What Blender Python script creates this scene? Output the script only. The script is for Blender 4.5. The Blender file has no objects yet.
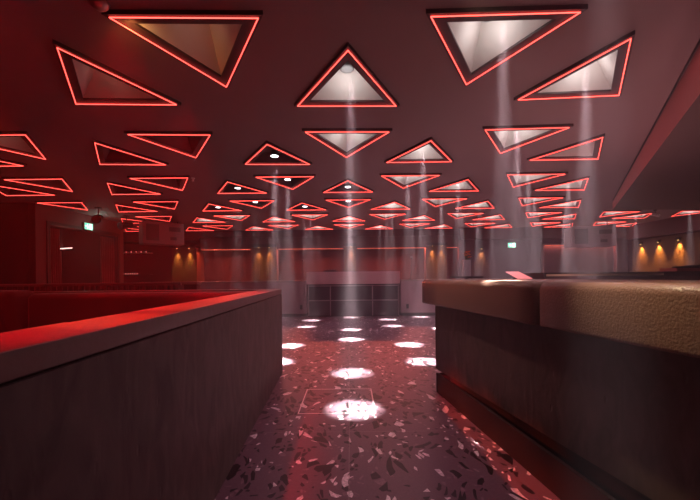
import bpy, bmesh, math, random
from mathutils import Vector, Matrix, geometry
random.seed(7)
SC = bpy.context.scene
COL = SC.collection
PI = math.pi
EYE = 1.25            # camera height
F = 355.2             # focal length in pixels of the 700 px wide frame
CX, CY, ROLL = 350.3, 277.0, 0.0099
HN = 1.77             # neon plane above the eye
ZN = EYE + HN         # 3.02
ZC = ZN + 0.032

def ray(px, py):
    u, v = (px - CX) / F, -(py - CY) / F
    c, s = math.cos(ROLL), math.sin(ROLL)
    return Vector((u * c + v * s, 1.0, -u * s + v * c))
def at_z(px, py, z):
    r = ray(px, py); t = (z - EYE) / r.z
    return Vector((r.x * t, r.y * t, z))

# ------------------------------------------------------------- materials
MATS = {}
def mat(name, col, rough=0.5, metal=0.0, bump=0.0, bscale=40.0, var=0.0, vscale=6.0, emit=None, estr=0.0, spec=0.5, sheen=0.0):
    if name in MATS: return MATS[name]
    m = bpy.data.materials.new(name); m.use_nodes = True
    nt = m.node_tree; b = nt.nodes['Principled BSDF']
    b.inputs['Base Color'].default_value = (*col, 1)
    b.inputs['Roughness'].default_value = rough
    b.inputs['Metallic'].default_value = metal
    b.inputs['Specular IOR Level'].default_value = spec
    if sheen: b.inputs['Sheen Weight'].default_value = sheen
    tc = nt.nodes.new('ShaderNodeTexCoord')
    if var > 0:
        n = nt.nodes.new('ShaderNodeTexNoise'); n.inputs['Scale'].default_value = vscale; n.inputs['Detail'].default_value = 5
        nt.links.new(tc.outputs['Object'], n.inputs['Vector'])
        mx = nt.nodes.new('ShaderNodeMix'); mx.data_type = 'RGBA'
        mx.inputs['A'].default_value = (*[c * (1 - var) for c in col], 1)
        mx.inputs['B'].default_value = (*[min(1, c * (1 + var)) for c in col], 1)
        nt.links.new(n.outputs['Fac'], mx.inputs['Factor'])
        nt.links.new(mx.outputs['Result'], b.inputs['Base Color'])
    if bump > 0:
        n2 = nt.nodes.new('ShaderNodeTexNoise'); n2.inputs['Scale'].default_value = bscale; n2.inputs['Detail'].default_value = 6
        nt.links.new(tc.outputs['Object'], n2.inputs['Vector'])
        bp = nt.nodes.new('ShaderNodeBump'); bp.inputs['Strength'].default_value = bump; bp.inputs['Distance'].default_value = 0.02
        nt.links.new(n2.outputs['Fac'], bp.inputs['Height']); nt.links.new(bp.outputs['Normal'], b.inputs['Normal'])
    if emit:
        b.inputs['Emission Color'].default_value = (*emit, 1)
        b.inputs['Emission Strength'].default_value = estr
    MATS[name] = m
    return m

def plaster_mat(name='dark_plaster', k=1.25, t=1.0):
    """dark trowelled plaster with a few pits and vertical scrapes"""
    m = mat(name, (.060, .050, .048), rough=.55, spec=.4)
    nt = m.node_tree; b = nt.nodes['Principled BSDF']
    tc = nt.nodes.new('ShaderNodeTexCoord')
    mp = nt.nodes.new('ShaderNodeMapping'); mp.inputs['Scale'].default_value = (3, 3, 1.2)
    nt.links.new(tc.outputs['Object'], mp.inputs['Vector'])
    n = nt.nodes.new('ShaderNodeTexNoise'); n.inputs['Scale'].default_value = 3; n.inputs['Detail'].default_value = 8; n.inputs['Distortion'].default_value = 1.2
    nt.links.new(mp.outputs['Vector'], n.inputs['Vector'])
    r = nt.nodes.new('ShaderNodeValToRGB')
    r.color_ramp.elements[0].position = .3; r.color_ramp.elements[0].color = (.070 * k, .054 * k * t, .050 * k * t, 1)
    r.color_ramp.elements[1].position = .75; r.color_ramp.elements[1].color = (.14 * k, .108 * k * t, .100 * k * t, 1)
    nt.links.new(n.outputs['Fac'], r.inputs['Fac']); nt.links.new(r.outputs['Color'], b.inputs['Base Color'])
    v = nt.nodes.new('ShaderNodeTexVoronoi'); v.feature = 'F1'; v.inputs['Scale'].default_value = 9
    mp2 = nt.nodes.new('ShaderNodeMapping'); mp2.inputs['Scale'].default_value = (1, 1, .45)
    nt.links.new(tc.outputs['Object'], mp2.inputs['Vector'])
    nt.links.new(mp2.outputs['Vector'], v.inputs['Vector'])
    r2 = nt.nodes.new('ShaderNodeValToRGB')
    r2.color_ramp.elements[0].position = .03; r2.color_ramp.elements[0].color = (0, 0, 0, 1)
    r2.color_ramp.elements[1].position = .10; r2.color_ramp.elements[1].color = (1, 1, 1, 1)
    nt.links.new(v.outputs['Distance'], r2.inputs['Fac'])
    ad = nt.nodes.new('ShaderNodeMath'); ad.operation = 'MULTIPLY_ADD'; ad.inputs[1].default_value = .6
    nt.links.new(r2.outputs['Color'], ad.inputs[0]); nt.links.new(n.outputs['Fac'], ad.inputs[2])
    bp = nt.nodes.new('ShaderNodeBump'); bp.inputs['Strength'].default_value = .35; bp.inputs['Distance'].default_value = .01
    nt.links.new(ad.outputs[0], bp.inputs['Height']); nt.links.new(bp.outputs['Normal'], b.inputs['Normal'])
    return m

def terrazzo_mat():
    """dark mauve terrazzo with angular black and pale stone shards"""
    m = mat('terrazzo', (.12, .08, .09), rough=.36, spec=.5)
    nt = m.node_tree; b = nt.nodes['Principled BSDF']; L = nt.links
    N = nt.nodes.new
    tc = N('ShaderNodeTexCoord')
    nz = N('ShaderNodeTexNoise'); nz.inputs['Scale'].default_value = 2.2; nz.inputs['Detail'].default_value = 1
    L.new(tc.outputs['Object'], nz.inputs['Vector'])
    sb = N('ShaderNodeVectorMath'); sb.operation = 'SUBTRACT'; sb.inputs[1].default_value = (.5, .5, .5)
    L.new(nz.outputs['Color'], sb.inputs[0])
    sc = N('ShaderNodeVectorMath'); sc.operation = 'SCALE'; sc.inputs['Scale'].default_value = .35
    L.new(sb.outputs[0], sc.inputs[0])
    ad = N('ShaderNodeVectorMath'); ad.operation = 'ADD'
    L.new(tc.outputs['Object'], ad.inputs[0]); L.new(sc.outputs[0], ad.inputs[1])
    base = N('ShaderNodeTexNoise'); base.inputs['Scale'].default_value = 60; base.inputs['Detail'].default_value = 4
    L.new(tc.outputs['Object'], base.inputs['Vector'])
    bm_ = N('ShaderNodeMix'); bm_.data_type = 'RGBA'
    bm_.inputs['A'].default_value = (.125, .066, .090, 1); bm_.inputs['B'].default_value = (.21, .12, .155, 1)
    L.new(base.outputs['Fac'], bm_.inputs['Factor'])
    cur = bm_.outputs['Result']
    def layer(cur, scale, rot, stretch, keep, edge, cols, z):
        mp = N('ShaderNodeMapping'); mp.inputs['Rotation'].default_value = (0, 0, rot)
        mp.inputs['Scale'].default_value = (stretch, 1 / stretch, 1); mp.inputs['Location'].default_value = (z, z * 2.3, 0)
        L.new(ad.outputs[0], mp.inputs['Vector'])
        v = N('ShaderNodeTexVoronoi'); v.voronoi_dimensions = '2D'; v.inputs['Scale'].default_value = scale
        e = N('ShaderNodeTexVoronoi'); e.voronoi_dimensions = '2D'; e.feature = 'DISTANCE_TO_EDGE'; e.inputs['Scale'].default_value = scale
        L.new(mp.outputs['Vector'], v.inputs['Vector']); L.new(mp.outputs['Vector'], e.inputs['Vector'])
        sp = N('ShaderNodeSeparateColor'); L.new(v.outputs['Color'], sp.inputs['Color'])
        k = N('ShaderNodeMath'); k.operation = 'LESS_THAN'; k.inputs[1].default_value = keep; L.new(sp.outputs['Red'], k.inputs[0])
        # each shard takes its own margin from the cell edge, so sizes differ
        ed = N('ShaderNodeMath'); ed.operation = 'MULTIPLY_ADD'; ed.inputs[1].default_value = edge * 1.6; ed.inputs[2].default_value = edge * .5
        L.new(sp.outputs['Blue'], ed.inputs[0])
        g = N('ShaderNodeMath'); g.operation = 'GREATER_THAN'; L.new(e.outputs['Distance'], g.inputs[0]); L.new(ed.outputs[0], g.inputs[1])
        mu = N('ShaderNodeMath'); mu.operation = 'MULTIPLY'; L.new(k.outputs[0], mu.inputs[0]); L.new(g.outputs[0], mu.inputs[1])
        cr = N('ShaderNodeValToRGB'); cr.color_ramp.interpolation = 'CONSTANT'
        els = cr.color_ramp.elements
        els[0].position = 0; els[0].color = (*cols[0][1], 1); els[1].position = cols[1][0]; els[1].color = (*cols[1][1], 1)
        for p_, c_ in cols[2:]:
            q = els.new(p_); q.color = (*c_, 1)
        L.new(sp.outputs['Green'], cr.inputs['Fac'])
        vein = N('ShaderNodeTexNoise'); vein.inputs['Scale'].default_value = 25; vein.inputs['Detail'].default_value = 3; vein.inputs['Distortion'].default_value = 2
        L.new(tc.outputs['Object'], vein.inputs['Vector'])
        vm = N('ShaderNodeMath'); vm.operation = 'MULTIPLY_ADD'; vm.inputs[1].default_value = 1.6; vm.inputs[2].default_value = .2
        L.new(vein.outputs['Fac'], vm.inputs[0])
        cm = N('ShaderNodeVectorMath'); cm.operation = 'SCALE'; L.new(cr.outputs['Color'], cm.inputs[0]); L.new(vm.outputs[0], cm.inputs['Scale'])
        mx = N('ShaderNodeMix'); mx.data_type = 'RGBA'
        L.new(mu.outputs[0], mx.inputs['Factor']); L.new(cur, mx.inputs['A']); L.new(cm.outputs[0], mx.inputs['B'])
        return mx.outputs['Result']
    dark, black, pale, rose = (.022, .012, .018), (.008, .006, .008), (.85, .70, .74), (.24, .14, .17)
    cur = layer(cur, 34, .3, 1.0,   .10, .08, [(0, dark), (.35, rose), (.72, pale)], .7)
    cur = layer(cur, 20, 1.2, 1.35, .17, .10, [(0, dark), (.66, rose), (.78, pale)], 3.1)
    cur = layer(cur, 12.5, -.5, 1.4, .17, .12, [(0, black), (.5, dark), (.78, pale)], 5.7)
    cur = layer(cur, 9, 2.1, 1.4, .09, .15, [(0, black), (.62, dark), (.80, pale)], 9.2)
    # joints between the cast bays
    sx = N('ShaderNodeSeparateXYZ'); L.new(tc.outputs['Object'], sx.inputs[0])
    def joint(sock, off, period):
        a = N('ShaderNodeMath'); a.operation = 'ADD'; a.inputs[1].default_value = 100 * period - off + period / 2; L.new(sock, a.inputs[0])
        mo = N('ShaderNodeMath'); mo.operation = 'MODULO'; mo.inputs[1].default_value = period; L.new(a.outputs[0], mo.inputs[0])
        s_ = N('ShaderNodeMath'); s_.operation = 'SUBTRACT'; s_.inputs[1].default_value = period / 2; L.new(mo.outputs[0], s_.inputs[0])
        ab = N('ShaderNodeMath'); ab.operation = 'ABSOLUTE'; L.new(s_.outputs[0], ab.inputs[0])
        lt = N('ShaderNodeMath'); lt.operation = 'LESS_THAN'; lt.inputs[1].default_value = .0035; L.new(ab.outputs[0], lt.inputs[0])
        return lt.outputs[0]
    j1 = joint(sx.outputs['X'], -.02, 3.0); j2 = joint(sx.outputs['Y'], 2.87, 3.0)
    mj = N('ShaderNodeMath'); mj.operation = 'MAXIMUM'; L.new(j1, mj.inputs[0]); L.new(j2, mj.inputs[1])
    fj = N('ShaderNodeMath'); fj.operation = 'MULTIPLY'; fj.inputs[1].default_value = .45; L.new(mj.outputs[0], fj.inputs[0])
    mx = N('ShaderNodeMix'); mx.data_type = 'RGBA'; mx.inputs['B'].default_value = (.34, .26, .27, 1)
    L.new(fj.outputs[0], mx.inputs['Factor']); L.new(cur, mx.inputs['A'])
    L.new(mx.outputs['Result'], b.inputs['Base Color'])
    return m

M_FLOOR = terrazzo_mat()
M_PLASTER = plaster_mat()  # half wall: colour lifted as the better lit side
M_PLASTER_SHADED = plaster_mat('dark_plaster_shaded', .80, .68)  # same plaster, shade on the bar front put into a darker, redder colour
M_CEIL = mat('ceiling_paint', (.30, .20, .20), rough=.75, var=.06, vscale=3)
M_WALL = mat('dark_wall', (.060, .026, .032), rough=.7, var=.15, vscale=2)
M_CAP = mat('satin_cap', (.24, .16, .15), rough=.38, bump=.12, bscale=22, var=.12, vscale=9)
M_FRAME = mat('black_frame', (.07, .04, .042), rough=.45)
M_NEON = mat('red_neon', (.9, .3, .2), emit=(1.0, .070, .055), estr=4.6)
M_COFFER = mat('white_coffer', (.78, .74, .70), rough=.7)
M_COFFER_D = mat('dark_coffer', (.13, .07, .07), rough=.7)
M_LAMPBODY = mat('lamp_body', (.25, .25, .26), rough=.35, metal=.8)
M_LENS = mat('lamp_lens', (.9, .9, .9), emit=(.95, .93, 1.0), estr=6)
M_LENS_SOFT = mat('frosted_lens', (.22, .22, .22), emit=(1, .93, .93), estr=.1)
M_LEATHER = mat('brown_leather', (.19, .105, .078), rough=.27, bump=.26, bscale=95, spec=.5)
M_LEDR = mat('red_led_strip', (.8, .2, .1), emit=(1, .08, .03), estr=5)
M_VELVET = mat('red_velvet', (.085, .010, .010), rough=.8, sheen=.4, bump=.1, bscale=60)
M_CURTAIN = mat('curtain_velvet', (.22, .03, .03), rough=.85, sheen=.3)
M_BLACK = mat('matt_black', (.018, .015, .016), rough=.6)
M_PINK = mat('booth_panel', (.52, .28, .30), rough=.6, var=.08)
M_LOW = mat('low_wall_plaster', (.32, .17, .20), rough=.6, var=.2, vscale=3)
M_TRIMM = mat('steel_mullion', (.35, .25, .27), rough=.4, metal=.5)
M_BRASS = mat('brass_line', (.55, .42, .30), rough=.35, metal=.9)
M_AMBERWALL = mat('bronze_panel', (.13, .07, .035), rough=.45, bump=.8, bscale=28, var=.3, vscale=14)
M_GLASS = mat('smoked_glass', (.05, .035, .045), rough=.12, spec=.6)
M_SIGNG = mat('sign_green', (.05, .5, .32), emit=(.25, .95, .62), estr=1.0)
M_SIGNW = mat('sign_white', (.9, 1, .95), emit=(.8, 1, .92), estr=1.8)
M_SCREEN = mat('screen_pink', (.7, .3, .3), rough=.3, emit=(.9, .22, .22), estr=.7)
M_ORANGE = mat('orange_petals', (.95, .28, .10), rough=.6)
M_STEM = mat('green_stem', (.06, .12, .03), rough=.6)
M_WHITEP = mat('white_plastic', (.7, .68, .66), rough=.4)
M_UNIT = mat('unit_grey', (.22, .13, .14), rough=.55)
M_GRILL = mat('grill_dark', (.05, .03, .035), rough=.5)
M_COVE = mat('cove_led', (.9, .3, .15), emit=(1, .16, .09), estr=.55)
M_AMBER = mat('amber_lens', (.9, .6, .3), emit=(1, .55, .18), estr=3)
M_TINY = mat('tiny_red_lamps', (.9, .3, .3), emit=(1, .25, .22), estr=.8)
def glass_mat():
    m = mat('clear_glass', (.85, .85, .87), rough=.25)
    m.node_tree.nodes['Principled BSDF'].inputs['Transmission Weight'].default_value = .45
    return m
M_CLEAR = glass_mat()

# ------------------------------------------------------------- mesh helpers
def obj(name, bm, m, parent=None, smooth=False, bevel=0, segs=2):
    bmesh.ops.recalc_face_normals(bm, faces=bm.faces)
    me = bpy.data.meshes.new(name); bm.to_mesh(me); bm.free()
    ms = m if isinstance(m, (list, tuple)) else [m]
    for k in ms: me.materials.append(k)
    if smooth:
        for p in me.polygons: p.use_smooth = True
    o = bpy.data.objects.new(name, me); COL.objects.link(o)
    if parent: o.parent = parent
    if bevel:
        b = o.modifiers.new('bevel', 'BEVEL'); b.width = bevel; b.segments = segs; b.limit_method = 'ANGLE'; b.angle_limit = math.radians(35)
        for p in me.polygons: p.use_smooth = True
        w = o.modifiers.new('wn', 'WEIGHTED_NORMAL'); w.keep_sharp = False
    return o
def tag(o, label, cat, group=None, kind=None):
    if label: o['label'] = label
    if cat: o['category'] = cat
    if group: o['group'] = group
    if kind: o['kind'] = kind
    return o
def thing(name, label, cat, loc=(0, 0, 0), rotz=0, group=None):
    o = bpy.data.objects.new(name, None); COL.objects.link(o); o.empty_display_size = .1
    o.location = loc; o.rotation_euler = (0, 0, rotz)
    return tag(o, label, cat, group)
def struct(name, bm, m, **k):
    o = obj(name, bm, m, **k); o['kind'] = 'structure'; return o
def BM(): return bmesh.new()
def prism(bm, poly, z0, z1, mi=0):
    n = len(poly)
    z0s = z0 if isinstance(z0, (list, tuple)) else [z0] * n
    a = [bm.verts.new((p[0], p[1], z0s[i])) for i, p in enumerate(poly)]
    b = [bm.verts.new((p[0], p[1], z1)) for p in poly]
    fs = [bm.faces.new(a[::-1]), bm.faces.new(b)]
    for i in range(n): fs.append(bm.faces.new((a[i], a[(i + 1) % n], b[(i + 1) % n], b[i])))
    for f in fs: f.material_index = mi
def box(bm, x0, x1, y0, y1, z0, z1, mi=0):
    prism(bm, [(x0, y0), (x1, y0), (x1, y1), (x0, y1)], z0, z1, mi)
def tube(bm, pts, r, n=8, closed=False):
    pts = [Vector(p) for p in pts]; rings = []; N_ = len(pts)
    for i, p in enumerate(pts):
        if closed: t = (pts[(i + 1) % N_] - pts[i - 1]).normalized()
        else: t = (pts[min(i + 1, N_ - 1)] - pts[max(i - 1, 0)]).normalized()
        up = Vector((0, 0, 1)) if abs(t.z) < .9 else Vector((1, 0, 0))
        a = t.cross(up).normalized(); b = t.cross(a).normalized()
        rr = r[i] if isinstance(r, (list, tuple)) else r
        rings.append([bm.verts.new(p + a * math.cos(2 * PI * k / n) * rr + b * math.sin(2 * PI * k / n) * rr) for k in range(n)])
    for i in range(N_ if closed else N_ - 1):
        A, B = rings[i], rings[(i + 1) % N_]
        for k in range(n): bm.faces.new((A[k], A[(k + 1) % n], B[(k + 1) % n], B[k]))
    if not closed:
        bm.faces.new(rings[0][::-1]); bm.faces.new(rings[-1])
def lathe(bm, prof, c=(0, 0, 0), n=20, cap=True):
    rings = [[bm.verts.new((c[0] + r * math.cos(2 * PI * k / n), c[1] + r * math.sin(2 * PI * k / n), c[2] + z)) for k in range(n)] for r, z in prof]
    for A, B in zip(rings, rings[1:]):
        for k in range(n): bm.faces.new((A[k], A[(k + 1) % n], B[(k + 1) % n], B[k]))
    if cap: bm.faces.new(rings[0][::-1]); bm.faces.new(rings[-1])

# ------------------------------------------------------------- plan of the room
XL, XR, YF, YB = -9.6, 10.6, -1.6, 14.4
def slab_x(y): return 1.026 + .6244 * y          # diagonal edge of the lowered ceiling over the bar

# floor
bm = BM(); box(bm, XL, XR, YF, YB, -.12, 0); floor = struct('floor', bm, M_FLOOR)

# --- triangle light lattice -------------------------------------------------
S = .57266 * HN; P = 2.15483 * HN; C_ = .62285 * HN; X0 = -.01668 * HN; Y0 = 2.0233 * HN; GAP = .41576 * HN
HT = S * math.sqrt(3) / 2
# near ones were measured corner by corner: (apex, base left, base right) in the frame, on the neon plane
MEAS = {
 ('u',0,0):[(345.9,49.7),(298.6,105.6),(397,105.6)], ('d',0,0):[(347.2,157),(304.7,131.6),(388.4,131.6)],
 ('d',1,-1):[(465.1,84),(432,16),(581.7,11.3)], ('d',-1,-1):[(227.3,86.4),(108.3,16.5),(257.4,17.5)],
 ('u',-2,0):[(54.9,47),(77,103.5),(177.8,104.4)], ('u',2,0):[(635.5,37.7),(515.9,99.6),(617,94.6)],
 ('d',2,0):[(498.4,153),(486.7,129.6),(571,127)], ('u',3,1):[(604,137),(529.3,160),(597.3,158.7)],
 ('d',-2,0):[(198,157.5),(126.2,134),(208.6,134.8)], ('u',-3,1):[(92.6,142.5),(101,164),(167,164.6)],
 ('u',-1,1):[(265,144),(246.5,164),(311,164.2)], ('u',1,1):[(431.5,140.4),(386.5,162.3),(451.3,161.3)],
}
def project(p):
    d = Vector(p) - Vector((0, 0, EYE))
    c, s = math.cos(ROLL), math.sin(ROLL)
    x = d.x * c - d.z * s; z = d.x * s + d.z * c
    return CX + F * x / d.y, CY - F * z / d.y
TRI = []      # dict(kind,col,n2,cx,cy,rot,sx,sy) ; base mid point, local frame: apex along -Y for 'u'
for n2 in range(-1, 6):
    for col in range(-9, 11):
        if (col - n2) % 2: continue
        for kind in 'ud':
            yb = Y0 + P * n2 / 2 + (GAP if kind == 'd' else 0)
            xc = X0 + C_ * col
            ya = yb - HT if kind == 'u' else yb + HT
            rot, sx, sy = 0.0, 1.0, 1.0
            key = (kind, col, n2)
            if key in MEAS:
                a, l, r = [at_z(q[0], q[1], ZN) for q in MEAS[key]]
                mid = (l + r) / 2; base = (r - l); rot = math.atan2(base.y, base.x) * .9
                sx = base.length / S; sy = abs(a.y - mid.y) / HT; xc, yb = mid.x, mid.y
                drift = a.x - (mid.x + (mid.y - a.y) * math.sin(rot)); xc += drift * .4
                ya = a.y
            cy = yb + (ya - yb) / 3
            y_lo, y_hi = min(ya, yb), max(ya, yb)
            if y_hi > YB - .75: continue
            # inside the room?
            corners = [(xc, ya), (xc - S / 2, yb), (xc + S / 2, yb)]
            if any(px_ + .06 > slab_x(py_) and py_ < 8.95 for px_, py_ in corners): continue
            if xc + S / 2 + .12 > XR: continue
            if xc - S / 2 - .1 < -7.3 and y_hi > 8.4 and y_lo < 11.4: continue
            if xc - S / 2 - .1 < XL: continue
            # in view?
            vis = [project((x, y, ZN)) for x, y in ((xc, ya), (xc - S / 2, yb), (xc + S / 2, yb))] if y_lo > .3 else []
            if key == ('u', 1, -1): pass
            elif not vis: continue
            elif max(v[0] for v in vis) < 2 or min(v[0] for v in vis) > 698 or max(v[1] for v in vis) < 2: continue
            TRI.append(dict(kind=kind, col=col, n2=n2, x=xc, yb=yb, cy=cy, rot=rot, sx=sx, sy=sy))

def local_tri(off, z):
    """triangle offset outwards by off from the neon line; origin = base mid, apex towards -Y"""
    k = (S + off * 2 * math.sqrt(3)) / S
    cyl = -HT / 3
    return [Vector((x * k, cyl + (y - cyl) * k, z)) for x, y in ((-S / 2, 0), (S / 2, 0), (0, -HT))]
def xf(t):
    m = Matrix.Translation((t['x'], t['yb'], ZN)) @ Matrix.Rotation(t['rot'] + (PI if t['kind'] == 'd' else 0), 4, 'Z') @ Matrix.Diagonal((t['sx'], t['sy'], 1, 1))
    return m

# --- ceiling with real triangular openings ---------------------------------
pts, edges = [], []
def loop(ps):
    s = len(pts)
    for p in ps: pts.append(Vector((p[0], p[1])))
    for i in range(len(ps)): edges.append((s + i, s + (i + 1) % len(ps)))
loop([(XL, YF), (XR, YF), (XR, YB), (XL, YB)])
holes = []
for t in TRI:
    q = [xf(t) @ v for v in local_tri(-.03, 0)]
    holes.append([Vector((v.x, v.y)) for v in q]); loop(q)
vo, eo, fo, *_ = geometry.delaunay_2d_cdt(pts, edges, [], 1, 1e-5)
def inside(p, tri):
    s = [(tri[(i + 1) % 3] - tri[i]).cross(p - tri[i]) for i in range(3)]
    return all(k > 0 for k in s) or all(k < 0 for k in s)
bm = BM(); vs = [bm.verts.new((v.x, v.y, ZC)) for v in vo]
for f in fo:
    c = sum((vo[i] for i in f), Vector((0, 0))) / len(f)
    if any(inside(c, h) for h in holes): continue
    bm.faces.new([vs[i] for i in f])
bmesh.ops.recalc_face_normals(bm, faces=bm.faces)
if bm.faces[:][0].normal.z > 0: bmesh.ops.reverse_faces(bm, faces=bm.faces)
me = bpy.data.meshes.new('ceiling'); bm.to_mesh(me); bm.free(); me.materials.append(M_CEIL)
ceil = bpy.data.objects.new('ceiling', me); COL.objects.link(ceil); ceil['kind'] = 'structure'
# a roof slab well above closes the plenum
bm = BM(); box(bm, XL, XR, YF, YB, ZC + .55, ZC + .65); o = struct('trim_1', bm, M_BLACK)

# --- parts of one triangle light -------------------------------------------
def ring_mesh():
    bm = BM(); O = local_tri(.022, 0); I = local_tri(-.072, 0)
    def L(ps, z): return [bm.verts.new((p.x, p.y, z)) for p in ps]
    o0, o1, i0, i1 = L(O, 0), L(O, .034), L(I, .004), L(I, .075)
    for k in range(3):
        j = (k + 1) % 3
        bm.faces.new((o0[k], o0[j], o1[j], o1[k])); bm.faces.new((o0[k], i0[k], i0[j], o0[j]))
        bm.faces.new((i0[k], i1[k], i1[j], i0[j])); bm.faces.new((o1[k], o1[j], i1[j], i1[k]))
    return bm
def neon_mesh(r=.0038):
    bm = BM(); T = local_tri(0, -.006)
    for k in range(3):
        tube(bm, [T[k], T[(k + 1) % 3]], r, 8)
    return bm
def coffer_mesh(h, top):
    bm = BM(); I = local_tri(-.071, 0); c = Vector((0, -HT / 3, 0))
    a = [bm.verts.new((p.x, p.y, .02)) for p in I]
    b = [bm.verts.new((c.x + (p.x - c.x) * top, c.y + (p.y - c.y) * top, h)) for p in I]
    for k in range(3): bm.faces.new((a[k], a[(k + 1) % 3], b[(k + 1) % 3], b[k]))
    bm.faces.new(b)
    return bm
def lamp_mesh(z):
    bm = BM(); lathe(bm, [(.058, 0), (.066, .0), (.066, .012), (.05, .016), (.05, .09)], (0, -HT / 3, z), 20); return bm
def lens_mesh(z):
    bm = BM(); lathe(bm, [(.055, -.004), (.055, .001)], (0, -HT / 3, z), 20); return bm
LAMP_Z = {'white': .20, 'disc': .03}
PROTO = {}
def proto(style):
    r = bpy.data.objects.new('triangle_light', None); COL.objects.link(r); r.empty_display_size = .1
    obj('frame', ring_mesh(), M_FRAME, r)
    obj('neon_outline', neon_mesh(), M_NEON, r, smooth=True)
    if style == 'dark':
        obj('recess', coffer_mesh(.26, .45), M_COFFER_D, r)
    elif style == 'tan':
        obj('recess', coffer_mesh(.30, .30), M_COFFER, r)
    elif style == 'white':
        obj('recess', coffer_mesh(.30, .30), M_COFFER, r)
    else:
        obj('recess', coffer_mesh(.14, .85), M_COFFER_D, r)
    if style in LAMP_Z:
        z = LAMP_Z[style]
        l = obj('downlight', lamp_mesh(z), M_LAMPBODY, r, smooth=True)
        obj('lens', lens_mesh(z), M_LENS if style == 'disc' else M_LENS_SOFT, l)
    return r
def copy_tree(o, parent=None):
    c = o.copy(); COL.objects.link(c)
    if parent: c.parent = parent
    for ch in list(o.children): copy_tree(ch, c)
    return c
DISC = {('u',-1,1),('d',-1,1),('u',0,2),('d',0,2),('u',-2,2),('d',-2,2),('u',-1,3),('u',-3,3)}
WHITE_L = {('d',-3,3),('u',-4,4),('d',-1,3),('u',-2,4),('d',-2,4),('u',-1,5),('u',-3,5)}
TAN = {('d',-1,-1),('u',-2,0),('d',-4,0),('u',-3,-1),('d',-3,-1),('u',3,1)}
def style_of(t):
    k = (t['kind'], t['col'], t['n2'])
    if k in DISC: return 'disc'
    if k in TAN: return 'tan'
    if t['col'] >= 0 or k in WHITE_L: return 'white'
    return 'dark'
ORD = ['first','second','third','fourth','fifth','sixth','seventh','eighth','ninth','tenth','eleventh','twelfth']
STYLE_W = {'white': 'white-lit', 'disc': 'dark', 'tan': 'dim brownish', 'dark': 'unlit dark'}
STYLE_E = {'white': '', 'disc': ' with bare lamp', 'tan': '', 'dark': ''}
bycol = {}
for t in TRI: bycol.setdefault(t['col'], []).append(t)
LIGHTS = []
def light(kind, name, loc, energy, col, **k):
    d = bpy.data.lights.new(name, kind); d.energy = energy; d.color = col
    for a, v in k.items():
        if a not in ('rot', 'target'): setattr(d, a, v)
    o = bpy.data.objects.new(name, d); COL.objects.link(o); o.location = loc
    if 'rot' in k: o.rotation_euler = k['rot']
    if 'target' in k: o.rotation_euler = (Vector(k['target']) - Vector(loc)).to_track_quat('-Z', 'Y').to_euler()
    return o
SPOT_W = 10500; COF_W = 1.25
for col, ts in sorted(bycol.items()):
    ts.sort(key=lambda t: t['cy'])
    cname = 'the centre column' if col == 0 else '%s column %s of centre' % (ORD[abs(col) - 1], 'left' if col < 0 else 'right')
    for i, t in enumerate(ts):
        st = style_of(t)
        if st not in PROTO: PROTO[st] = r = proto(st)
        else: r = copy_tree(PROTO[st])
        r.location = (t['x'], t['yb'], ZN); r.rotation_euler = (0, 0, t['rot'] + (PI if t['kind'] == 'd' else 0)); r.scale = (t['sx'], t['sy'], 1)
        where = 'nearest' if i == 0 else ('farthest' if i == len(ts) - 1 else ORD[i] + ' nearest')
        tag(r, '%s neon-edged triangle%s, %s in %s' % (STYLE_W[st], STYLE_E[st], where, cname), 'ceiling light', 'red neon triangle ceiling lights')
        c = xf(t) @ Vector((0, -HT / 3, 0)); g = c.copy()
        if (t['kind'], t['col'], t['n2']) == ('d', 1, -1): c.x += .10
        if (t['kind'], t['col'], t['n2']) == ('u', 1, -1): c.x -= .07
        if st in LAMP_Z:
            light('SPOT', 'lamp_spill', (c.x, c.y, ZN + .02), (18 if t['cy'] < 7 else 17) * (.2 if t['col'] < -1 else 1), (1, .52, .72), spot_size=math.radians(125), spot_blend=1, shadow_soft_size=.06)
            w = SPOT_W * (1.0 if t['cy'] < 8 else 1.0) * (1.0 if st == 'white' else .8)
            if st == 'disc': w *= 1.3
            if t['n2'] >= 3: w *= .55
            if t['n2'] >= 5: w *= .5
            if t['col'] <= -2: w *= .22
            if (t['kind'], t['col'], t['n2']) == ('u', 1, -1): w *= .25
            if t['col'] == 0: c.x += .035
            if t['col'] == 0 and t['n2'] == 0: w *= .6
            light('SPOT', 'downlight_beam', (c.x, c.y, ZN + LAMP_Z[st] - .012), w, (1, .95, .89), spot_size=math.radians(9.5 if (t['col'], t['n2']) == (1, -1) else 11), spot_blend=1, shadow_soft_size=.03)
        if st == 'white':
            light('POINT', 'recess_glow', (g.x, g.y, ZN + .09), COF_W * (2.0 if t['n2'] >= 3 else 1.0), (1, .90, .90), shadow_soft_size=.10)
        elif st == 'tan':
            light('POINT', 'recess_glow', (c.x, c.y, ZN + .12), .075, (1, .50, .36), shadow_soft_size=.08)
        elif st == 'dark' and (t['col'] + t['n2']) % 2 == 0:
            # the left lamps are set to red
            light('SPOT', 'red_downlight', (c.x, c.y, ZN + .12), 13, (1, .002, .010), spot_size=math.radians(84), spot_blend=1, shadow_soft_size=.05)

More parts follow.
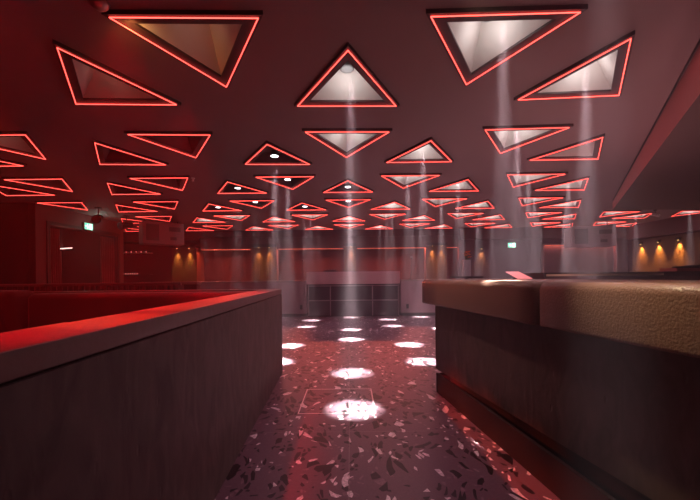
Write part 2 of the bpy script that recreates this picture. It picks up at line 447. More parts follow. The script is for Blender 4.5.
# ------------------------------------------------------------- lowered ceiling over the bar
ya, yb_ = YF, 8.87
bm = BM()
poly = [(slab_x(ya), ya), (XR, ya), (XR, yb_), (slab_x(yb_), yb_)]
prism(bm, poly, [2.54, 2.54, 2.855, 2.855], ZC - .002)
bm.faces.ensure_lookup_table(); bmesh.ops.recalc_face_normals(bm, faces=bm.faces)
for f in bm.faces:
    if f.normal.x < -.5: f.material_index = 1  # side towards the hall: light on it put into a paler, redder colour
struct('trim_2', bm, [mat('lowered_ceiling', (.13, .080, .074), rough=.7, var=.08, vscale=3), mat('bulkhead_face_lit', (.55, .27, .27), rough=.7)])
# thin shadow line along its upper edge
bm = BM()
d = Vector((.6244, 1)).normalized(); nrm = Vector((-d.y, d.x))
a = Vector((slab_x(.2), .2)) + nrm * .012; b = Vector((slab_x(8.6), 8.6)) + nrm * .012
prism(bm, [a, b, b + nrm * .012, a + nrm * .012], ZC - .012, ZC)
struct('trim_3', bm, M_BLACK)

# ------------------------------------------------------------- walls
def wall(name, x0, x1, y0, y1, z0=0, z1=ZC, m=None):
    bm = BM(); box(bm, x0, x1, y0, y1, z0, z1); return struct(name, bm, m or M_WALL)
wall('wall_front', XL, XR, YF - .15, YF)
wall('wall_right', XR, XR + .15, YF, YB)
wall('wall_back', XL, XR, YB, YB + .15)
wall('wall_left', XL - .15, XL, YF, YB)
# dark wall left of the entrance, facing the hall, and the side wall with the curtained doorway
wall('wall_left', XL, -7.32, 8.25, 8.40, m=mat('left_wall_paint', (.03, .012, .014), rough=.8))
DY0, DY1, DZ = 8.62, 11.15, 2.60
bm = BM(); box(bm, -7.47, -7.3, 8.25, DY0, 0, ZC); box(bm, -7.47, -7.3, DY1, 11.45, 0, ZC); box(bm, -7.47, -7.3, DY0, DY1, DZ, ZC)
struct('wall_left', bm, mat('entrance_wall_paint', (.13, .045, .05), rough=.75))
bm = BM(); box(bm, -9.4, -7.47, 11.30, 11.45, 0, ZC); struct('wall_left', bm, M_WALL)
# architrave of the doorway
bm = BM()
box(bm, -7.30, -7.27, DY0 - .08, DY0, 0, DZ + .08); box(bm, -7.30, -7.27, DY1, DY1 + .08, 0, DZ + .08); box(bm, -7.30, -7.27, DY0, DY1, DZ, DZ + .08)
struct('trim_4', bm, M_BLACK)
# inner room door frame beyond the doorway
bm = BM(); box(bm, -9.15, -9.07, 10.3, 10.42, 0, 2.15); box(bm, -9.15, -9.07, 11.05, 11.17, 0, 2.15); box(bm, -9.15, -9.07, 10.42, 11.05, 2.05, 2.15)
struct('trim_5', bm, mat('inner_door_frame', (.45, .30, .25), rough=.5))
bm = BM(); box(bm, -9.2, -9.08, 10.42, 11.05, 0, 2.05)
struct('door_1', bm, mat('inner_door', (.10, .03, .03), rough=.6))

# back bulkheads with light cove
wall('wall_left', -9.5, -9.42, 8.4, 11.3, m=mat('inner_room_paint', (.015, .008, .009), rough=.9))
wall('trim_6', -5.75, 4.15, 13.5, YB, 2.79, ZC)
wall('trim_7', -5.75, 4.15, 13.62, YB, 2.36, 2.79, m=mat('bulkhead_paint', (.075, .035, .042), rough=.7))
wall('trim_8', 4.15, XR, 13.3, YB, 2.62, ZC)
wall('trim_9', XL, -5.75, 13.5, YB, 2.70, ZC)
wall('trim_10', XR - .25, XR, 8.9, 13.3, 2.55, ZC, m=mat('side_bulkhead', (.12, .05, .055), rough=.7))
wall('wall_back', 4.15, XR, 13.55, 13.7, 0, 2.62, m=mat('grey_back_wall', (.085, .052, .065), rough=.65, var=.15, vscale=1.5))
for x0, x1 in ((-5.72, -3.85), (-2.75, -.28), (.28, 2.9), (3.72, 4.12)):
    bm = BM(); box(bm, x0, x1, 13.66, 13.70, 2.338, 2.358)
    tag(obj('cove_light', bm, M_COVE), None, 'light strip', 'orange cove strips along the back bulkhead')['label'] = {
        -5.72: 'orange light strip under the back bulkhead, leftmost of the row',
        -2.75: 'orange light strip under the back bulkhead, just left of the middle pillar',
        .28: 'orange light strip under the back bulkhead, just right of the middle pillar',
        3.72: 'short orange light strip under the back bulkhead beside the right dark pillar'}[x0]
    light('AREA', 'cove_glow', ((x0 + x1) / 2, 13.74, 2.32), 22 * (x1 - x0), (1, .12, .07), shape='RECTANGLE', size=x1 - x0, size_y=.05, rot=(math.radians(-20), 0, 0))

# framed niche on the right of the back wall
bm = BM(); X1, X2 = 7.35, 10.02
box(bm, X1 - .03, X2, 13.40, 13.55, 2.38, 2.42); box(bm, X2, X2 + .05, 13.40, 13.55, 1.0, 2.42); box(bm, X1 - .06, X1 - .03, 13.40, 13.55, 1.0, 2.42)
box(bm, X1 - .06, X2 + .05, 13.40, 13.55, .96, 1.0)
nf = thing('wall_niche', 'large framed niche panel on the right back wall with glowing red top edge', 'wall panel')
obj('frame', bm, mat('niche_frame', (.26, .12, .12), rough=.5), nf)
bm = BM(); box(bm, X1, X2 - .01, 13.50, 13.545, 1.0, 2.38); obj('panel', bm, mat('niche_panel', (.11, .075, .08), rough=.5), nf)
bm = BM(); box(bm, X1, X2 - .02, 13.40, 13.42, 2.36, 2.378); obj('light_strip', bm, M_COVE, nf)
light('AREA', 'niche_glow', ((X1 + X2) / 2, 13.46, 2.35), 8, (1, .2, .16), shape='RECTANGLE', size=X2 - X1, size_y=.04)

# dark pillars with pairs of amber downlights
def pillar(xc, w, depth, lamps, label, y=13.6, h=2.42, mt=None, e=5):
    t = thing('wall_pillar', label, 'pillar', (xc, y, 0), 0, 'amber-lit pillars on the back wall')
    bm = BM(); box(bm, -w / 2, w / 2, 0, depth, 0, h); obj('panel', bm, mt or M_AMBERWALL, t)
    bm = BM(); box(bm, -w / 2 - .01, w / 2 + .01, -.16, depth, h, h + .10); obj('canopy', bm, M_BLACK, t)
    for lx in lamps:
        bm = BM(); lathe(bm, [(.03, -.02), (.035, -.02), (.035, 0)], (lx, -.085, h), 12)
        l = obj('lamp', bm, M_BLACK, t)
        bm = BM(); lathe(bm, [(.025, -.024), (.025, -.018)], (lx, -.085, h), 12); obj('lens', bm, M_AMBER, l)
        light('SPOT', 'amber_wash', (xc + lx, y - .085, h - .04), e, (1, .42, .10), spot_size=math.radians(50), spot_blend=.9, shadow_soft_size=.015, target=(xc + lx, y + .03, 1.2))
M_PIL = mat('dark_bronze_pillar', (.12, .065, .035), rough=.5, bump=.4, bscale=20, var=.2, vscale=10)
pillar(-6.35, .95, .7, (-.24, .22), 'dark pillar with two dim amber lights, nearest the curtained entrance', mt=M_PIL, e=90)
pillar(-3.30, .98, .3, (-.18, .22), 'dark pillar with two amber lights, left of the booth on the back wall', mt=M_PIL, e=90)
pillar(0.0, .46, .3, (.04,), 'narrow pillar with one amber light, behind the booth in the middle', mt=M_PIL, e=60)
pillar(3.30, .80, .3, (-.16, .2), 'dark pillar with two amber lights, behind the flower vase', mt=M_PIL, e=80)
# single amber lamp on the grey wall
def wall_lamp(x, y, z, label, face, e, group=None):
    t = thing('wall_lamp', label, 'lamp', (x, y, z), face, group)
    bm = BM(); box(bm, -.05, .05, -.09, 0.0, 0, .07); obj('housing', bm, M_BLACK, t)
    bm = BM(); lathe(bm, [(.025, -.006), (.025, .001)], (0, -.055, 0), 12); obj('lens', bm, M_AMBER, t)
    off = Matrix.Rotation(face, 3, 'Z') @ Vector((0, -.07, -.02)); tgt = Matrix.Rotation(face, 3, 'Z') @ Vector((0, .03, -1.1))
    light('SPOT', 'amber_wash', (x + off.x, y + off.y, z + off.z), e, (1, .42, .10), spot_size=math.radians(68), spot_blend=1, shadow_soft_size=.015, target=(x + tgt.x, y + tgt.y, z + tgt.z))
wall_lamp(5.0, 13.55, 2.27, 'small amber wall lamp on the plain grey wall right of the vase', 0, 60)
# three amber lamps on the textured right wall
bm = BM(); box(bm, XR - .06, XR - .001, 9.2, 13.28, .9, 2.5)
tag(obj('bronze_wall_panel', bm, M_AMBERWALL), 'long textured bronze panel on the right wall under three amber lamps', 'wall panel')
for k, (y, w) in enumerate(((12.82, 'farthest'), (12.10, 'middle'), (11.35, 'nearest'))):
    wall_lamp(XR - .06, y, 2.33, '%s of the three amber lamps on the textured right wall' % w, -PI / 2, 230, 'amber lamps on the right wall')

# ------------------------------------------------------------- low wall round the dance floor, and the booth
def low_wall(x0, x1, label, outlet):
    t = thing('low_wall', label, 'low wall', (0, 11.2, 0))
    bm = BM()
    # slightly bowed front face
    n = 10; front = []
    for i in range(n + 1):
        u = i / n; front.append((x0 + (x1 - x0) * u, .10 * math.sin(PI * u) * -1 + .1))
    prism(bm, front + [(x1, .62), (x0, .62)], .10, 1.10); obj('body', bm, M_LOW, t)
    bm = BM(); prism(bm, [(p[0], p[1] - .02) for p in front] + [(x1, .64), (x0, .64)], 1.10, 1.15); obj('cap', bm, M_CAP, t)
    bm = BM(); prism(bm, [(p[0], p[1] + .04) for p in front] + [(x1, .6), (x0, .6)], 0, .10); obj('plinth', bm, M_BLACK, t)
    bm = BM(); box(bm, outlet - .035, outlet + .035, -.012, .06, .24, .38); obj('socket', bm, M_BLACK, t)
low_wall(-6.8, -1.40, 'long low plaster wall with dark socket, left of the slatted booth', -1.56)
low_wall(1.60, 6.6, 'long low plaster wall with dark socket, right of the slatted booth', 1.80)

bt = thing('dj_booth', 'wide booth with pink fascia above dark glazed panels at the far end', 'booth', (.10, 11.1, 0))
bm = BM(); box(bm, -1.47, 1.46, 0, .10, 1.03, 1.42); box(bm, -1.47, 1.46, .1, .8, 1.36, 1.42); obj('fascia', bm, M_PINK, bt)
bm = BM(); box(bm, -1.42, 1.41, .12, .16, .03, 1.03); obj('glazing', bm, M_GLASS, bt)
bm = BM()
for x in (-1.44, -.75, .58, 1.40): box(bm, x, x + .03, .08, .118, .03, 1.0)
box(bm, -1.44, 1.43, .08, .118, .50, .53); box(bm, -1.44, 1.43, .08, .118, .96, .99)
obj('mullions', bm, M_TRIMM, bt)
bm = BM(); box(bm, -1.45, 1.44, .16, .8, 0, 1.36); obj('body', bm, M_BLACK, bt)
# things standing on the booth and low walls
def mic(x, y, z, h, label):
    t = thing('microphone_stand', label, 'microphone', (x, y, z))
    bm = BM(); lathe(bm, [(.07, 0), (.07, .012), (.012, .02)], n=16); obj('base', bm, M_BLACK, t)
    bm = BM(); tube(bm, [(0, 0, .015), (.0, 0, h * .6), (.03, -.02, h)], .009, 8); obj('stem', bm, M_BLACK, t)
    bm = BM(); lathe(bm, [(.012, 0), (.035, .03), (.038, .06), (.02, .09)], (.03, -.02, h - .01), 12); obj('head', bm, M_GRILL, t, smooth=True)
mic(-1.56, 11.5, 1.15, .62, 'dark microphone on a stand at the left end of the booth')
mic(1.95, 11.45, 1.15, .66, 'dark microphone on a stand on the right low wall')
mx = thing('mixer', 'small dark mixing desk standing on top of the pink booth', 'mixer', (-.65, 11.45, 1.42))
bm = BM(); prism(bm, [(-.2, 0), (.2, 0), (.2, .25), (-.2, .25)], 0, .07); obj('body', bm, M_BLACK, mx)
for k in range(4):
    bm = BM(); lathe(bm, [(.014, 0), (.012, .03)], (-.14 + k * .09, .1, .07), 8); obj('knob', bm, M_TRIMM, mx)

# ------------------------------------------------------------- left half wall
def lx(y): return -.685 - .047 * y
LY0, LY1, LYE = -1.3, 4.68, 4.42
WT = .235
ZT, ZG = 1.103, 1.037
hw = thing('half_wall', 'long dark plaster half wall with a red-lit cap along the left of the aisle', 'half wall')
bm = BM()
prism(bm, [(lx(LY0) - WT, LY0), (lx(LY0), LY0), (lx(LY1), LY1), (-6.0, LY1), (-6.0, LYE), (lx(LYE) - WT, LYE)], 0.0, ZG - .008)
obj('body', bm, M_PLASTER, hw)
bm = BM()
prism(bm, [(lx(LY0) - WT + .01, LY0), (lx(LY0) - .012, LY0), (lx(LY1) - .012, LY1 - .01), (-6.0, LY1 - .01), (-6.0, LYE + .01), (lx(LYE) - WT + .01, LYE + .01)], ZG - .008, ZG)
obj('shadow_gap', bm, M_BLACK, hw)
bm = BM()
prism(bm, [(lx(LY0) - WT, LY0), (lx(LY0), LY0), (lx(LY1), LY1), (-6.0, LY1), (-6.0, LYE), (lx(LYE) - WT, LYE)], ZG, ZT)
obj('cap', bm, M_CAP, hw, bevel=.004)

# banquettes
def rbox(name, x0, x1, y0, y1, z0, z1, m, parent, r=.05, segs=4):
    bm = BM(); box(bm, x0, x1, y0, y1, z0, z1); return obj(name, bm, m, parent, bevel=r, segs=segs)
b1 = thing('banquette', 'red upholstered booth bench with wide smooth back just behind the half wall', 'bench', group='red booth benches')
rbox('backrest', -3.78, -1.13, 4.12, 4.40, .42, 1.09, M_VELVET, b1, .07)
rbox('seat', -3.78, -1.13, 3.48, 4.10, .10, .44, M_VELVET, b1, .05)
b2 = thing('banquette', 'red booth bench at the far left edge, in front of the tufted bench', 'bench', group='red booth benches')
rbox('backrest', -5.95, -3.84, 4.02, 4.38, .42, 1.13, M_VELVET, b2, .08)
rbox('seat', -5.95, -3.84, 3.40, 4.00, .10, .44, M_VELVET, b2, .05)
b3 = thing('banquette', 'low red bench back running along the inside of the near half wall', 'bench', group='red booth benches')
bm = BM(); prism(bm, [(lx(-.9) - WT - .17, -.9), (lx(-.9) - WT - .01, -.9), (lx(1.42) - WT - .01, 1.42), (lx(1.42) - WT - .17, 1.42)], .42, 1.085)
obj('backrest', bm, M_VELVET, b3, bevel=.04, segs=4)
bm = BM(); prism(bm, [(lx(-.9) - WT - .72, -.9), (lx(-.9) - WT - .18, -.9), (lx(1.42) - WT - .18, 1.42), (lx(1.42) - WT - .72, 1.42)], .0, .44)
obj('seat', bm, M_VELVET, b3, bevel=.04, segs=4)
b4 = thing('banquette', 'long tufted red bench with ribbed back, behind the smooth red benches', 'bench', group='red booth benches')
bm = BM(); x = -6.8
prof = []
while x < -3.15:
    for k in range(7): prof.append((x + .1 * k / 7, 6.40 - .03 * math.sin(PI * k / 7)))
    x += .1
prism(bm, prof + [(x, 6.40), (x, 6.62), (-6.8, 6.62)], .42, 1.135)
obj('backrest', bm, M_VELVET, b4, bevel=0)
bm = BM(); tube(bm, [(-6.8, 6.48, 1.14), (x, 6.48, 1.14)], .045, 12); obj('top_roll', bm, M_VELVET, b4, smooth=True)
rbox('seat', -6.8, -3.1, 5.80, 6.36, .10, .44, M_VELVET, b4, .05)

# second low partition behind the benches
pw = thing('partition', 'dark low partition beyond the benches on the left', 'partition')
bm = BM(); box(bm, -6.9, -2.9, 6.70, 6.84, 0, 1.14); obj('body', bm, M_WALL, pw)
bm = BM(); box(bm, -6.92, -2.88, 6.68, 6.86, 1.14, 1.165); obj('cap', bm, M_CAP, pw)

# ------------------------------------------------------------- bar on the right
def bx_band(y): return .865 - .153 * (y - 3.67)
def bx_face(y): return .940 - .180 * (y - 3.95)
def bx_pl(y): return .920 - .127 * (y - 3.845)
BZT, BZB = 1.213, .945
bar = thing('bar_counter', 'long dark plaster bar with padded brown leather edge on the right', 'bar')
BY1, BY0 = 4.05, -1.4
DEP = .80
bm = BM()
prism(bm, [(bx_face(BY0), BY0), (bx_face(3.95), 3.95), (bx_face(3.95) + DEP, 3.95), (bx_face(BY0) + DEP, BY0)], .225, 1.0)
obj('body', bm, M_PLASTER_SHADED, bar)
bm = BM()
prism(bm, [(bx_face(BY0) + .10, BY0), (bx_face(3.9) + .10, 3.9), (bx_face(3.9) + DEP - .05, 3.9), (bx_face(BY0) + DEP - .05, BY0)], 0, .225)
obj('base', bm, M_BLACK, bar)
# leather pads with rounded top edge; the seam lies between them
def pad(y0, y1, depth=.86):
    """profile in X-Z (towards the room = -X) swept along the bar front"""
    r = .048; prof = []
    for k in range(7):
        a = PI * 1.0 - (PI / 2) * k / 6          # top front corner
        prof.append((r + r * math.cos(a), BZT - r + r * math.sin(a)))
    prof += [(depth, BZT), (depth, BZB)]
    for k in range(6):
        a = -PI / 2 - (PI / 2) * k / 5
        prof.append((.02 + .02 * math.cos(a), BZB + .02 + .02 * math.sin(a)))
    bm = BM(); rings = []
    ys = [y0, y0 + .006, y0 + .014, y0 + .03] + [y0 + .03 + (y1 - y0 - .06) * i / 14 for i in range(1, 14)] + [y1 - .03, y1 - .014, y1 - .006, y1]
    cz = (BZT + BZB) / 2
    for y in ys:
        e = min(y - y0, y1 - y); sh = .028 * (1 - min(1, e / .03)) ** 2
        ring = []
        for (px, pz) in prof:
            sz = 1 - sh / ((BZT - BZB) / 2)
            ring.append(bm.verts.new((bx_band(y) + px + (sh if px < .2 else 0), y, cz + (pz - cz) * sz)))
        rings.append(ring)
    n = len(prof)
    for A, B in zip(rings, rings[1:]):
        for k in range(n): bm.faces.new((A[k], A[(k + 1) % n], B[(k + 1) % n], B[k]))
    bm.faces.new(rings[0]); bm.faces.new(rings[-1][::-1])
    return bm
obj('leather_pad', pad(2.140, BY1), M_LEATHER, bar, smooth=True)
obj('leather_pad', pad(-1.4, 2.108), M_LEATHER, bar, smooth=True)
# foot trough: front board, bottom and red light strip inside
bm = BM()
prism(bm, [(bx_pl(BY0), BY0), (bx_pl(3.845), 3.845), (bx_pl(3.845) + .025, 3.845), (bx_pl(BY0) + .025, BY0)], 0, .206)
prism(bm, [(bx_pl(3.845), 3.822), (bx_pl(3.845), 3.845), (bx_face(3.845) + .1, 3.845), (bx_face(3.845) + .1, 3.822)], 0, .206)
obj('foot_board', bm, mat('foot_board', (.020, .013, .014), rough=.6, spec=.2), bar)
bm = BM(); prism(bm, [(bx_pl(BY0) + .025, BY0), (bx_pl(3.8) + .025, 3.8), (bx_face(3.8) + .1, 3.8), (bx_face(BY0) + .1, BY0)], 0.0, .03)
obj('trough', bm, mat('trough_black', (.006, .005, .005), rough=.8, spec=.1), bar)
light('AREA', 'trough_glow', (.99, 3.70, .19), .9, (1, .03, .03), shape='RECTANGLE', size=.05, size_y=.16, rot=(0, 0, 0))

# back bar behind the counter
bb = thing('back_bar', 'long dark back counter with pale edge strip behind the leather bar', 'counter', (0, 0, 0))
bm = BM(); box(bm, 2.85, 7.2, 5.2, 5.75, 0, 1.215); obj('body', bm, M_WALL, bb)
bm = BM(); box(bm, 2.82, 7.2, 5.17, 5.78, 1.215, 1.285); obj('top', bm, M_BLACK, bb)
bm = BM(); box(bm, 2.85, 4.55, 5.155, 5.17, 1.232, 1.262); obj('edge_strip', bm, M_BRASS, bb)
rg = thing('cash_register', 'small dark till with reddish front at the right end of the back counter', 'till', (5.0, 5.35, 1.285))
bm = BM(); prism(bm, [(-.17, -.1), (.3, -.1), (.3, .2), (-.17, .2)], 0, .05); obj('base', bm, mat('till_red', (.30, .06, .07), rough=.5), rg)
bm = BM(); tube(bm, [(-.13, .0, .045), (.30, .0, .075)], .03, 10); obj('roller', bm, M_BLACK, rg)

# tablet leaning on a stand on the bar
tp = at_z(521, 279, 1.213)
tb = thing('tablet', 'tilted pinkish tablet screen standing on the bar near the seam', 'tablet', (1.72, 3.55, BZT), math.radians(-8)); tb.scale = (.58, .58, .8)
bm = BM()
V = [bm.verts.new(v) for v in ((-.10, -.10, .006), (.13, -.10, .006), (-.02, .13, .095), (-.24, .13, .095))]
W = [bm.verts.new(v.co + Vector((0, .006, -.006))) for v in V]
bm.faces.new(V); bm.faces.new(W[::-1])
for k in range(4): bm.faces.new((V[k], V[(k + 1) % 4], W[(k + 1) % 4], W[k]))
obj('screen', bm, M_SCREEN, tb)
bm = BM(); box(bm, -.12, .02, .04, .10, 0.0, .05); obj('stand', bm, M_BLACK, tb)

# flower vase: stands on a round pedestal table beyond the bar
vt = thing('pedestal_table', 'dark round pedestal table under the flower vase beyond the bar', 'table', (2.55, 7.8, 0))
bm = BM(); lathe(bm, [(.28, 0), (.28, .03), (.05, .06)], n=24); obj('base', bm, M_BLACK, vt)
bm = BM(); lathe(bm, [(.04, .05), (.04, 1.2)], n=14); obj('column', bm, M_BLACK, vt)
bm = BM(); lathe(bm, [(.35, 1.2), (.35, 1.24)], n=32); obj('tabletop', bm, M_BLACK, vt)
vs_ = thing('flower_vase', 'tall square glass vase of orange flowers standing right of the beams', 'vase', (2.55, 7.8, 1.24))
bm = BM(); s = .075; 
box(bm, -s, s, -s, s, 0, .02)
for a, b, c, d in ((-s, -s + .008, -s, s), (s - .008, s, -s, s), (-s + .008, s - .008, -s, -s + .008), (-s + .008, s - .008, s - .008, s)): box(bm, a, b, c, d, .02, .36)
obj('glass', bm, M_CLEAR, vs_)
fl = BM(); st = BM(); rnd = random.Random(3)
for k in range(16):
    a = rnd.uniform(0, 2 * PI); r = rnd.uniform(.0, .09); z = rnd.uniform(.40, .54)
    tube(st, [(rnd.uniform(-.03, .03), rnd.uniform(-.03, .03), .03), (r * .5 * math.cos(a), r * .5 * math.sin(a), .33), (r * math.cos(a), r * math.sin(a), z)], .004, 5)
    for j in range(6):
        b_ = 2 * PI * j / 6; c = Vector((r * math.cos(a), r * math.sin(a), z)); d1 = Vector((math.cos(b_), math.sin(b_), .5)) * .045; d2 = Vector((-math.sin(b_), math.cos(b_), 0)) * .018
        q = [fl.verts.new(c), fl.verts.new(c + d1 * .6 + d2), fl.verts.new(c + d1), fl.verts.new(c + d1 * .6 - d2)]; fl.faces.new(q)
obj('stems', st, M_STEM, vs_); obj('blossoms', fl, M_ORANGE, vs_)

# ------------------------------------------------------------- entrance: curtains, exit signs
def curtain(name, y0, y1, label, lean=0):
    bm = BM(); rows = []
    for j in range(9):
        z = 2.52 * (1 - j / 8) + .01; row = []
        for i in range(49):
            u = i / 48; y = y0 + (y1 - y0) * u + lean * (j / 8) ** 2
            row.append(bm.verts.new((-7.40 + .045 * math.sin(u * 2 * PI * 6 + .3 * j) , y, z)))
        rows.append(row)
    for A, B in zip(rows, rows[1:]):
        for i in range(48): bm.faces.new((A[i], A[i + 1], B[i + 1], B[i]))
    o = obj(name, bm, M_CURTAIN, smooth=True)
    sm = o.modifiers.new('solid', 'SOLIDIFY'); sm.thickness = .008
    return tag(o, label, 'curtain', 'entrance curtains')
curtain('curtain', DY0 + .02, DY0 + .42, 'dark red curtain at the left side of the entrance doorway', .10)
curtain('curtain', DY1 - .62, DY1 - .02, 'dark red curtain at the right side of the entrance doorway')
# lamp in the inner room
il = thing('ceiling_tube', 'small white light tube glowing inside the room beyond the doorway', 'lamp', (-8.6, 10.6, ZC - .9), math.radians(40))
bm = BM(); tube(bm, [(-.25, 0, 0), (.25, 0, .06)], .015, 8); obj('tube', bm, mat('tube_white', (.9, .7, .7), emit=(1, .7, .65), estr=1.6), il)
bm = BM(); tube(bm, [(0, 0, .03), (0, 0, .9)], .008, 6); obj('rod', bm, M_BLACK, il)
light('POINT', 'inner_room', (-8.4, 10.4, 2.3), 4, (1, .45, .35), shadow_soft_size=.1)

def exit_sign(loc, face, label, w=.30, h=.17):
    t = thing('exit_sign', label, 'exit sign', loc, face, 'green exit signs')
    bm = BM(); box(bm, -w / 2, w / 2, -.0, .05, -h / 2, h / 2); obj('housing', bm, M_WHITEP, t)
    bm = BM(); box(bm, -w / 2 + .008, w / 2 - .008, -.006, 0, -h / 2 + .008, h / 2 - .008); pnl = obj('panel', bm, M_SIGNG, t)
    bm = BM()   # white running figure, doorway and arrow
    def q(ps): 
        prism_v = [bm.verts.new((x * h, -.010, z * h)) for x, z in ps]; bk = [bm.verts.new((x * h, -.006, z * h)) for x, z in ps]
        bm.faces.new(prism_v); bm.faces.new(bk[::-1]); n = len(ps)
        for k in range(n): bm.faces.new((prism_v[k], bk[k], bk[(k + 1) % n], prism_v[(k + 1) % n]))
    q([(.12, -.40), (.62, -.40), (.62, .40), (.12, .40)])
    q([(-.30, .22), (-.18, .22), (-.18, .34), (-.30, .34)])
    q([(-.36, .18), (-.22, .2), (-.14, -.04), (-.26, -.08)])
    q([(-.26, -.06), (-.15, -.04), (.02, -.22), (-.06, -.28)])
    q([(-.28, -.06), (-.20, -.10), (-.30, -.38), (-.40, -.34)])
    q([(-.75, .02), (-.52, .16), (-.52, .06), (-.42, .06), (-.42, -.03), (-.52, -.03), (-.52, -.13)])
    obj('pictogram', bm, M_SIGNW, t)
    return t
exit_sign((-7.24, 9.85, 2.72), math.radians(90) , 'glowing green exit sign above the curtained entrance doorway', .32, .19)
light('POINT', 'sign_glow', (-6.9, 9.85, 2.80), 2.2, (.65, 1, .85), shadow_soft_size=.08)
exit_sign((6.15, 13.49, 2.40), 0, 'glowing exit sign on the plain grey back wall right of the vase', .30, .18)
light('POINT', 'sign_glow', (6.15, 13.3, 2.40), 1.5, (.8, 1, .95), shadow_soft_size=.08)

# ------------------------------------------------------------- boxes hung below the ceiling
def hung_unit(loc, face, label, w=1.5, h=.72, d=.6):
    t = thing('hanging_unit', label, 'ceiling unit', loc, face, 'boxy units hung below the ceiling')
    bm = BM(); box(bm, -w / 2, w / 2, 0, d, -h, 0); obj('casing', bm, M_UNIT, t, bevel=.02)
    bm = BM(); box(bm, -w * .42, -w * .12, -.012, 0, -h * .85, -h * .12); obj('grille', bm, M_GRILL, t)
    bm = BM(); box(bm, w * .12, w * .40, -.012, 0, -h * .40, -h * .2); obj('vent_slot', bm, M_GRILL, t)
    bm = BM(); box(bm, w * .15, w * .30, -.012, 0, -h * .8, -h * .66); obj('vent_slot', bm, M_GRILL, t)
    for sx in (-1, 1):
        bm = BM(); tube(bm, [(sx * w * .4, d / 2, -.01), (sx * w * .4, d / 2, .6)], .012, 8); obj('bracket', bm, M_BLACK, t)
    t.scale = (1, 1, 1); return t
u1 = hung_unit((-5.62, 10.75, 2.96), math.radians(40), 'boxy grey unit hung below the ceiling on the left, beside the entrance', 1.15, .66)
u2 = hung_unit((7.75, 11.3, 2.80), math.radians(-12), 'boxy grey unit hung below the ceiling on the right, above the framed niche', 1.3, .66)
for u in (u1, u2):
    for ch in u.children:
        if ch.name.startswith('bracket'): ch.scale = (1, 1, .35)

# small fixtures on the ceiling
def track_spot(x, y, label, m, yaw=0, big=1.0):
    t = thing('spotlight', label, 'spotlight', (x, y, ZC), yaw, 'small spotlights on the ceiling')
    bm = BM(); lathe(bm, [(.05 * big, -.02), (.05 * big, 0)], n=14); obj('base', bm, M_BLACK, t)
    bm = BM(); tube(bm, [(0, 0, -.015), (0, 0, -.12 * big)], .012, 8); obj('arm', bm, M_BLACK, t)
    bm = BM(); tube(bm, [(0, .10 * big, -.14 * big), (0, -.12 * big, -.20 * big)], [.05 * big, .065 * big], 14); h_ = obj('head', bm, m, t)
    bm = BM(); tube(bm, [(0, -.12 * big, -.20 * big), (0, -.124 * big, -.201 * big)], [.055 * big, .055 * big], 14); obj('lens', bm, M_LENS if m is M_WHITEP else M_GLASS, h_)
track_spot(-6.3, 8.9, 'dark ceiling spotlight left of the entrance, beside the green exit sign', M_BLACK, .4, 1.6)
track_spot(-6.35, 10.1, 'dark ceiling spotlight between the exit sign and the left hung unit', M_BLACK, -.3, 1.6)
track_spot(8.6, 10.0, 'small white spotlight under the ceiling right of the right hung unit', M_WHITEP, 1.2, .8)
sd = at_z(99, 2, ZC)
t = thing('accent_lamp', 'round metallic ceiling dome at the top left', 'smoke detector', (sd.x, sd.y, ZC))  # dome of a small accent lamp, its light set beside it as dome_glow
bm = BM(); lathe(bm, [(.045, 0), (.06, -.004), (.055, -.02), (.035, -.04), (.01, -.048)], n=20); obj('dome', bm, mat('dome_metal', (.5, .42, .38), rough=.3, metal=.6), t, smooth=True)
light('SPOT', 'dome_glow', (sd.x + .12, sd.y + .1, ZC - .08), 2.5, (1, .42, .12), spot_size=math.radians(150), spot_blend=1, shadow_soft_size=.03, target=(sd.x + .1, sd.y + .6, ZC))
sp = at_z(193, 178, ZC)
t = thing('sprinkler', 'tiny pale sprinkler head on the dark left ceiling', 'sprinkler', (sp.x, sp.y, ZC))
bm = BM(); lathe(bm, [(.035, 0), (.03, -.015), (.012, -.02), (.012, -.05), (.03, -.055)], n=12); obj('head', bm, M_WHITEP, t)

# shelf with tiny lamps in the far left corner
sh = thing('back_shelf', 'thin lit wall shelf with a row of tiny red lamps in the far left corner', 'shelf', (-8.75, YB, 0))
bm = BM(); box(bm, -.55, .75, -.25, 0, 2.28, 2.31); obj('board', bm, M_WHITEP, sh)
bm = BM(); box(bm, -.55, .75, -.22, 0, 1.42, 1.44); obj('lower_board', bm, M_BLACK, sh)
for k in range(6):
    bm = BM(); lathe(bm, [(.018, 0), (.02, .03), (.008, .06)], (-.45 + k * .2, -.12, 2.31), 8); obj('tiny_lamp', bm, M_TINY, sh)
for k in range(8):
    bm = BM(); lathe(bm, [(.014, 0), (.016, .03), (.006, .05)], (-.45 + k * .09, -.12, 1.44), 8); obj('tiny_lamp', bm, M_TINY, sh)

# floor hatch: thin pale metal rectangle let into the terrazzo
c4 = [at_z(*p, 0) for p in ((297, 414), (376.5, 413), (371, 389), (307.5, 389))]
x0, x1 = (c4[0].x + c4[3].x) / 2, (c4[1].x + c4[2].x) / 2; y0, y1 = (c4[0].y + c4[1].y) / 2, (c4[2].y + c4[3].y) / 2
bm = BM(); w = .011
box(bm, x0, x1, y0, y0 + w, 0, .002); box(bm, x0, x1, y1 - w, y1, 0, .002); box(bm, x0, x0 + w, y0 + w, y1 - w, 0, .002); box(bm, x1 - w, x1, y0 + w, y1 - w, 0, .002)
tag(obj('floor_hatch_frame', bm, mat('hatch_metal', (.85, .66, .68), rough=.4)), 'thin pale metal rectangle let into the terrazzo floor', 'floor hatch')

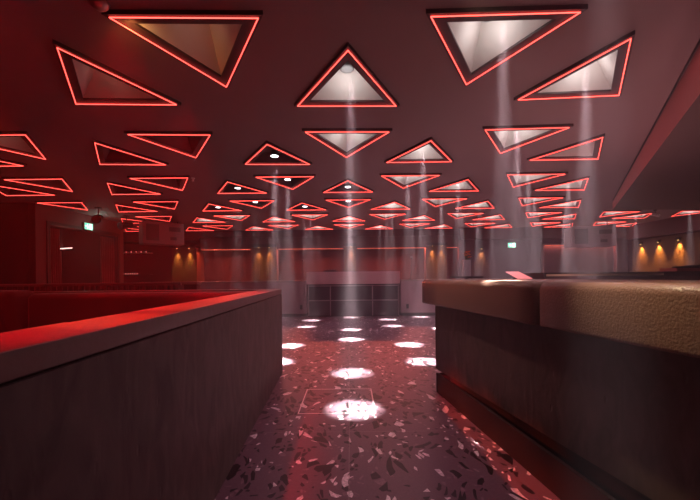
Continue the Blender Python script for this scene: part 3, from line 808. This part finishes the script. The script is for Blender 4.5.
# ------------------------------------------------------------- haze
hz = bpy.data.materials.new('haze'); hz.use_nodes = True; nt = hz.node_tree; nt.nodes.clear()
vo_ = nt.nodes.new('ShaderNodeVolumeScatter'); vo_.inputs['Density'].default_value = .0135; vo_.inputs['Anisotropy'].default_value = .1
vo_.inputs['Color'].default_value = (.95, .72, .85, 1)
out = nt.nodes.new('ShaderNodeOutputMaterial'); nt.links.new(vo_.outputs[0], out.inputs['Volume'])
bm = BM(); box(bm, XL - .1, XR + .1, YF - .1, YB + .1, .001, ZC + .4)
h = obj('haze', bm, hz); h['kind'] = 'structure'

# ------------------------------------------------------------- general lights of the room, with added fills
# red wash over the benches
for (x, y, e) in ((-2.6, 2.6, 30), (-3.6, 3.2, 40), (-2.6, 4.6, 30), (-5.0, 5.6, 26), (-4.6, 9.5, 40), (-6.5, 9.9, 45)):
    light('SPOT', 'red_wash', (x, y, ZC - .06), e, (1, .002, .01), spot_size=math.radians(64 if x > -3 else 84), spot_blend=.8, shadow_soft_size=.06)
for (x, y, e) in ((-1.42, .1, 230), (-1.44, 1.2, 230), (-1.48, 2.3, 230), (-1.56, 3.4, 230), (-2.4, 4.0, 60)):
    light('SPOT', 'red_wash', (x, y, ZC - .04), e * 1.4, (1, .001, .012), spot_size=math.radians(52), spot_blend=.5, shadow_soft_size=.04)
# warm lamps over the bar, in the lowered ceiling
light('SPOT', 'bar_lamp', (2.0, 1.05, 2.45), 22, (1, .80, .50), spot_size=math.radians(60), spot_blend=.6, shadow_soft_size=.05, target=(1.45, 1.35, 1.2))
light('SPOT', 'bar_lamp', (1.75, 2.6, 2.60), 18, (1, .72, .45), spot_size=math.radians(70), spot_blend=.8, shadow_soft_size=.05, target=(1.5, 2.9, 1.2))
light('SPOT', 'pad_fill', (-.35, 4.3, ZC - .06), 95, (1, .62, .42), spot_size=math.radians(34), spot_blend=1, shadow_soft_size=.04, target=(.98, 3.1, 1.1))  # unseen spot added above the aisle to lift the far end of the pad
# orange-red light falling on the aisle beside the bar
for y in (1.3, 1.85, 2.4, 2.95, 3.45):
    light('SPOT', 'aisle_lamp', (-3.75, y, ZC - .06), 1150, (1, .075, .02), spot_size=math.radians(9.5), spot_blend=.9, shadow_soft_size=.02, target=(1.0, y, -.1))
light('SPOT', 'pad_fill', (.55, 1.9, ZC - .06), 230, (1, .80, .48), spot_size=math.radians(24), spot_blend=1, shadow_soft_size=.04, target=(1.22, 1.52, 1.18))  # unseen warm spot added for the golden patch on the leather
# pink uplights added to imitate bounce on the ceiling
for (x, y, z, e) in ((3.0, 3.2, 1.0, 26), (3.4, 4.6, .9, 26), (2.6, 1.2, .9, 16)):     # unseen fill lamps behind the bar
    light('SPOT', 'ceiling_fill', (x, y, z), e * 1.25, (1, .50, .52), spot_size=math.radians(135), spot_blend=1, shadow_soft_size=.12, target=(x - .3, y + .6, 3))

w = bpy.data.worlds.new('world'); SC.world = w; w.use_nodes = True
w.node_tree.nodes['Background'].inputs['Color'].default_value = (.01, .004, .005, 1)

# ------------------------------------------------------------- camera
cam = bpy.data.cameras.new('camera'); co = bpy.data.objects.new('camera', cam); COL.objects.link(co)
cam.sensor_width = 36; cam.sensor_fit = 'HORIZONTAL'; cam.lens = F / 700 * 36
cam.shift_x = -(CX - 350) / 700; cam.shift_y = (CY - 250) / 700
cam.clip_start = .05; cam.clip_end = 100
c, s = math.cos(ROLL), math.sin(ROLL)
R = Matrix(((c, s, 0), (0, 0, -1), (-s, c, 0)))
co.matrix_world = Matrix.Translation((0, 0, EYE)) @ R.to_4x4()
SC.camera = co
SC.view_settings.view_transform = 'Standard'; SC.view_settings.look = 'None'
SC.view_settings.exposure = 0.1; SC.view_settings.gamma = 1; SC.view_settings.use_curve_mapping = False
SC.cycles.volume_bounces = 0
SC.cycles.max_bounces = 6
SC.cycles.sample_clamp_indirect = 4
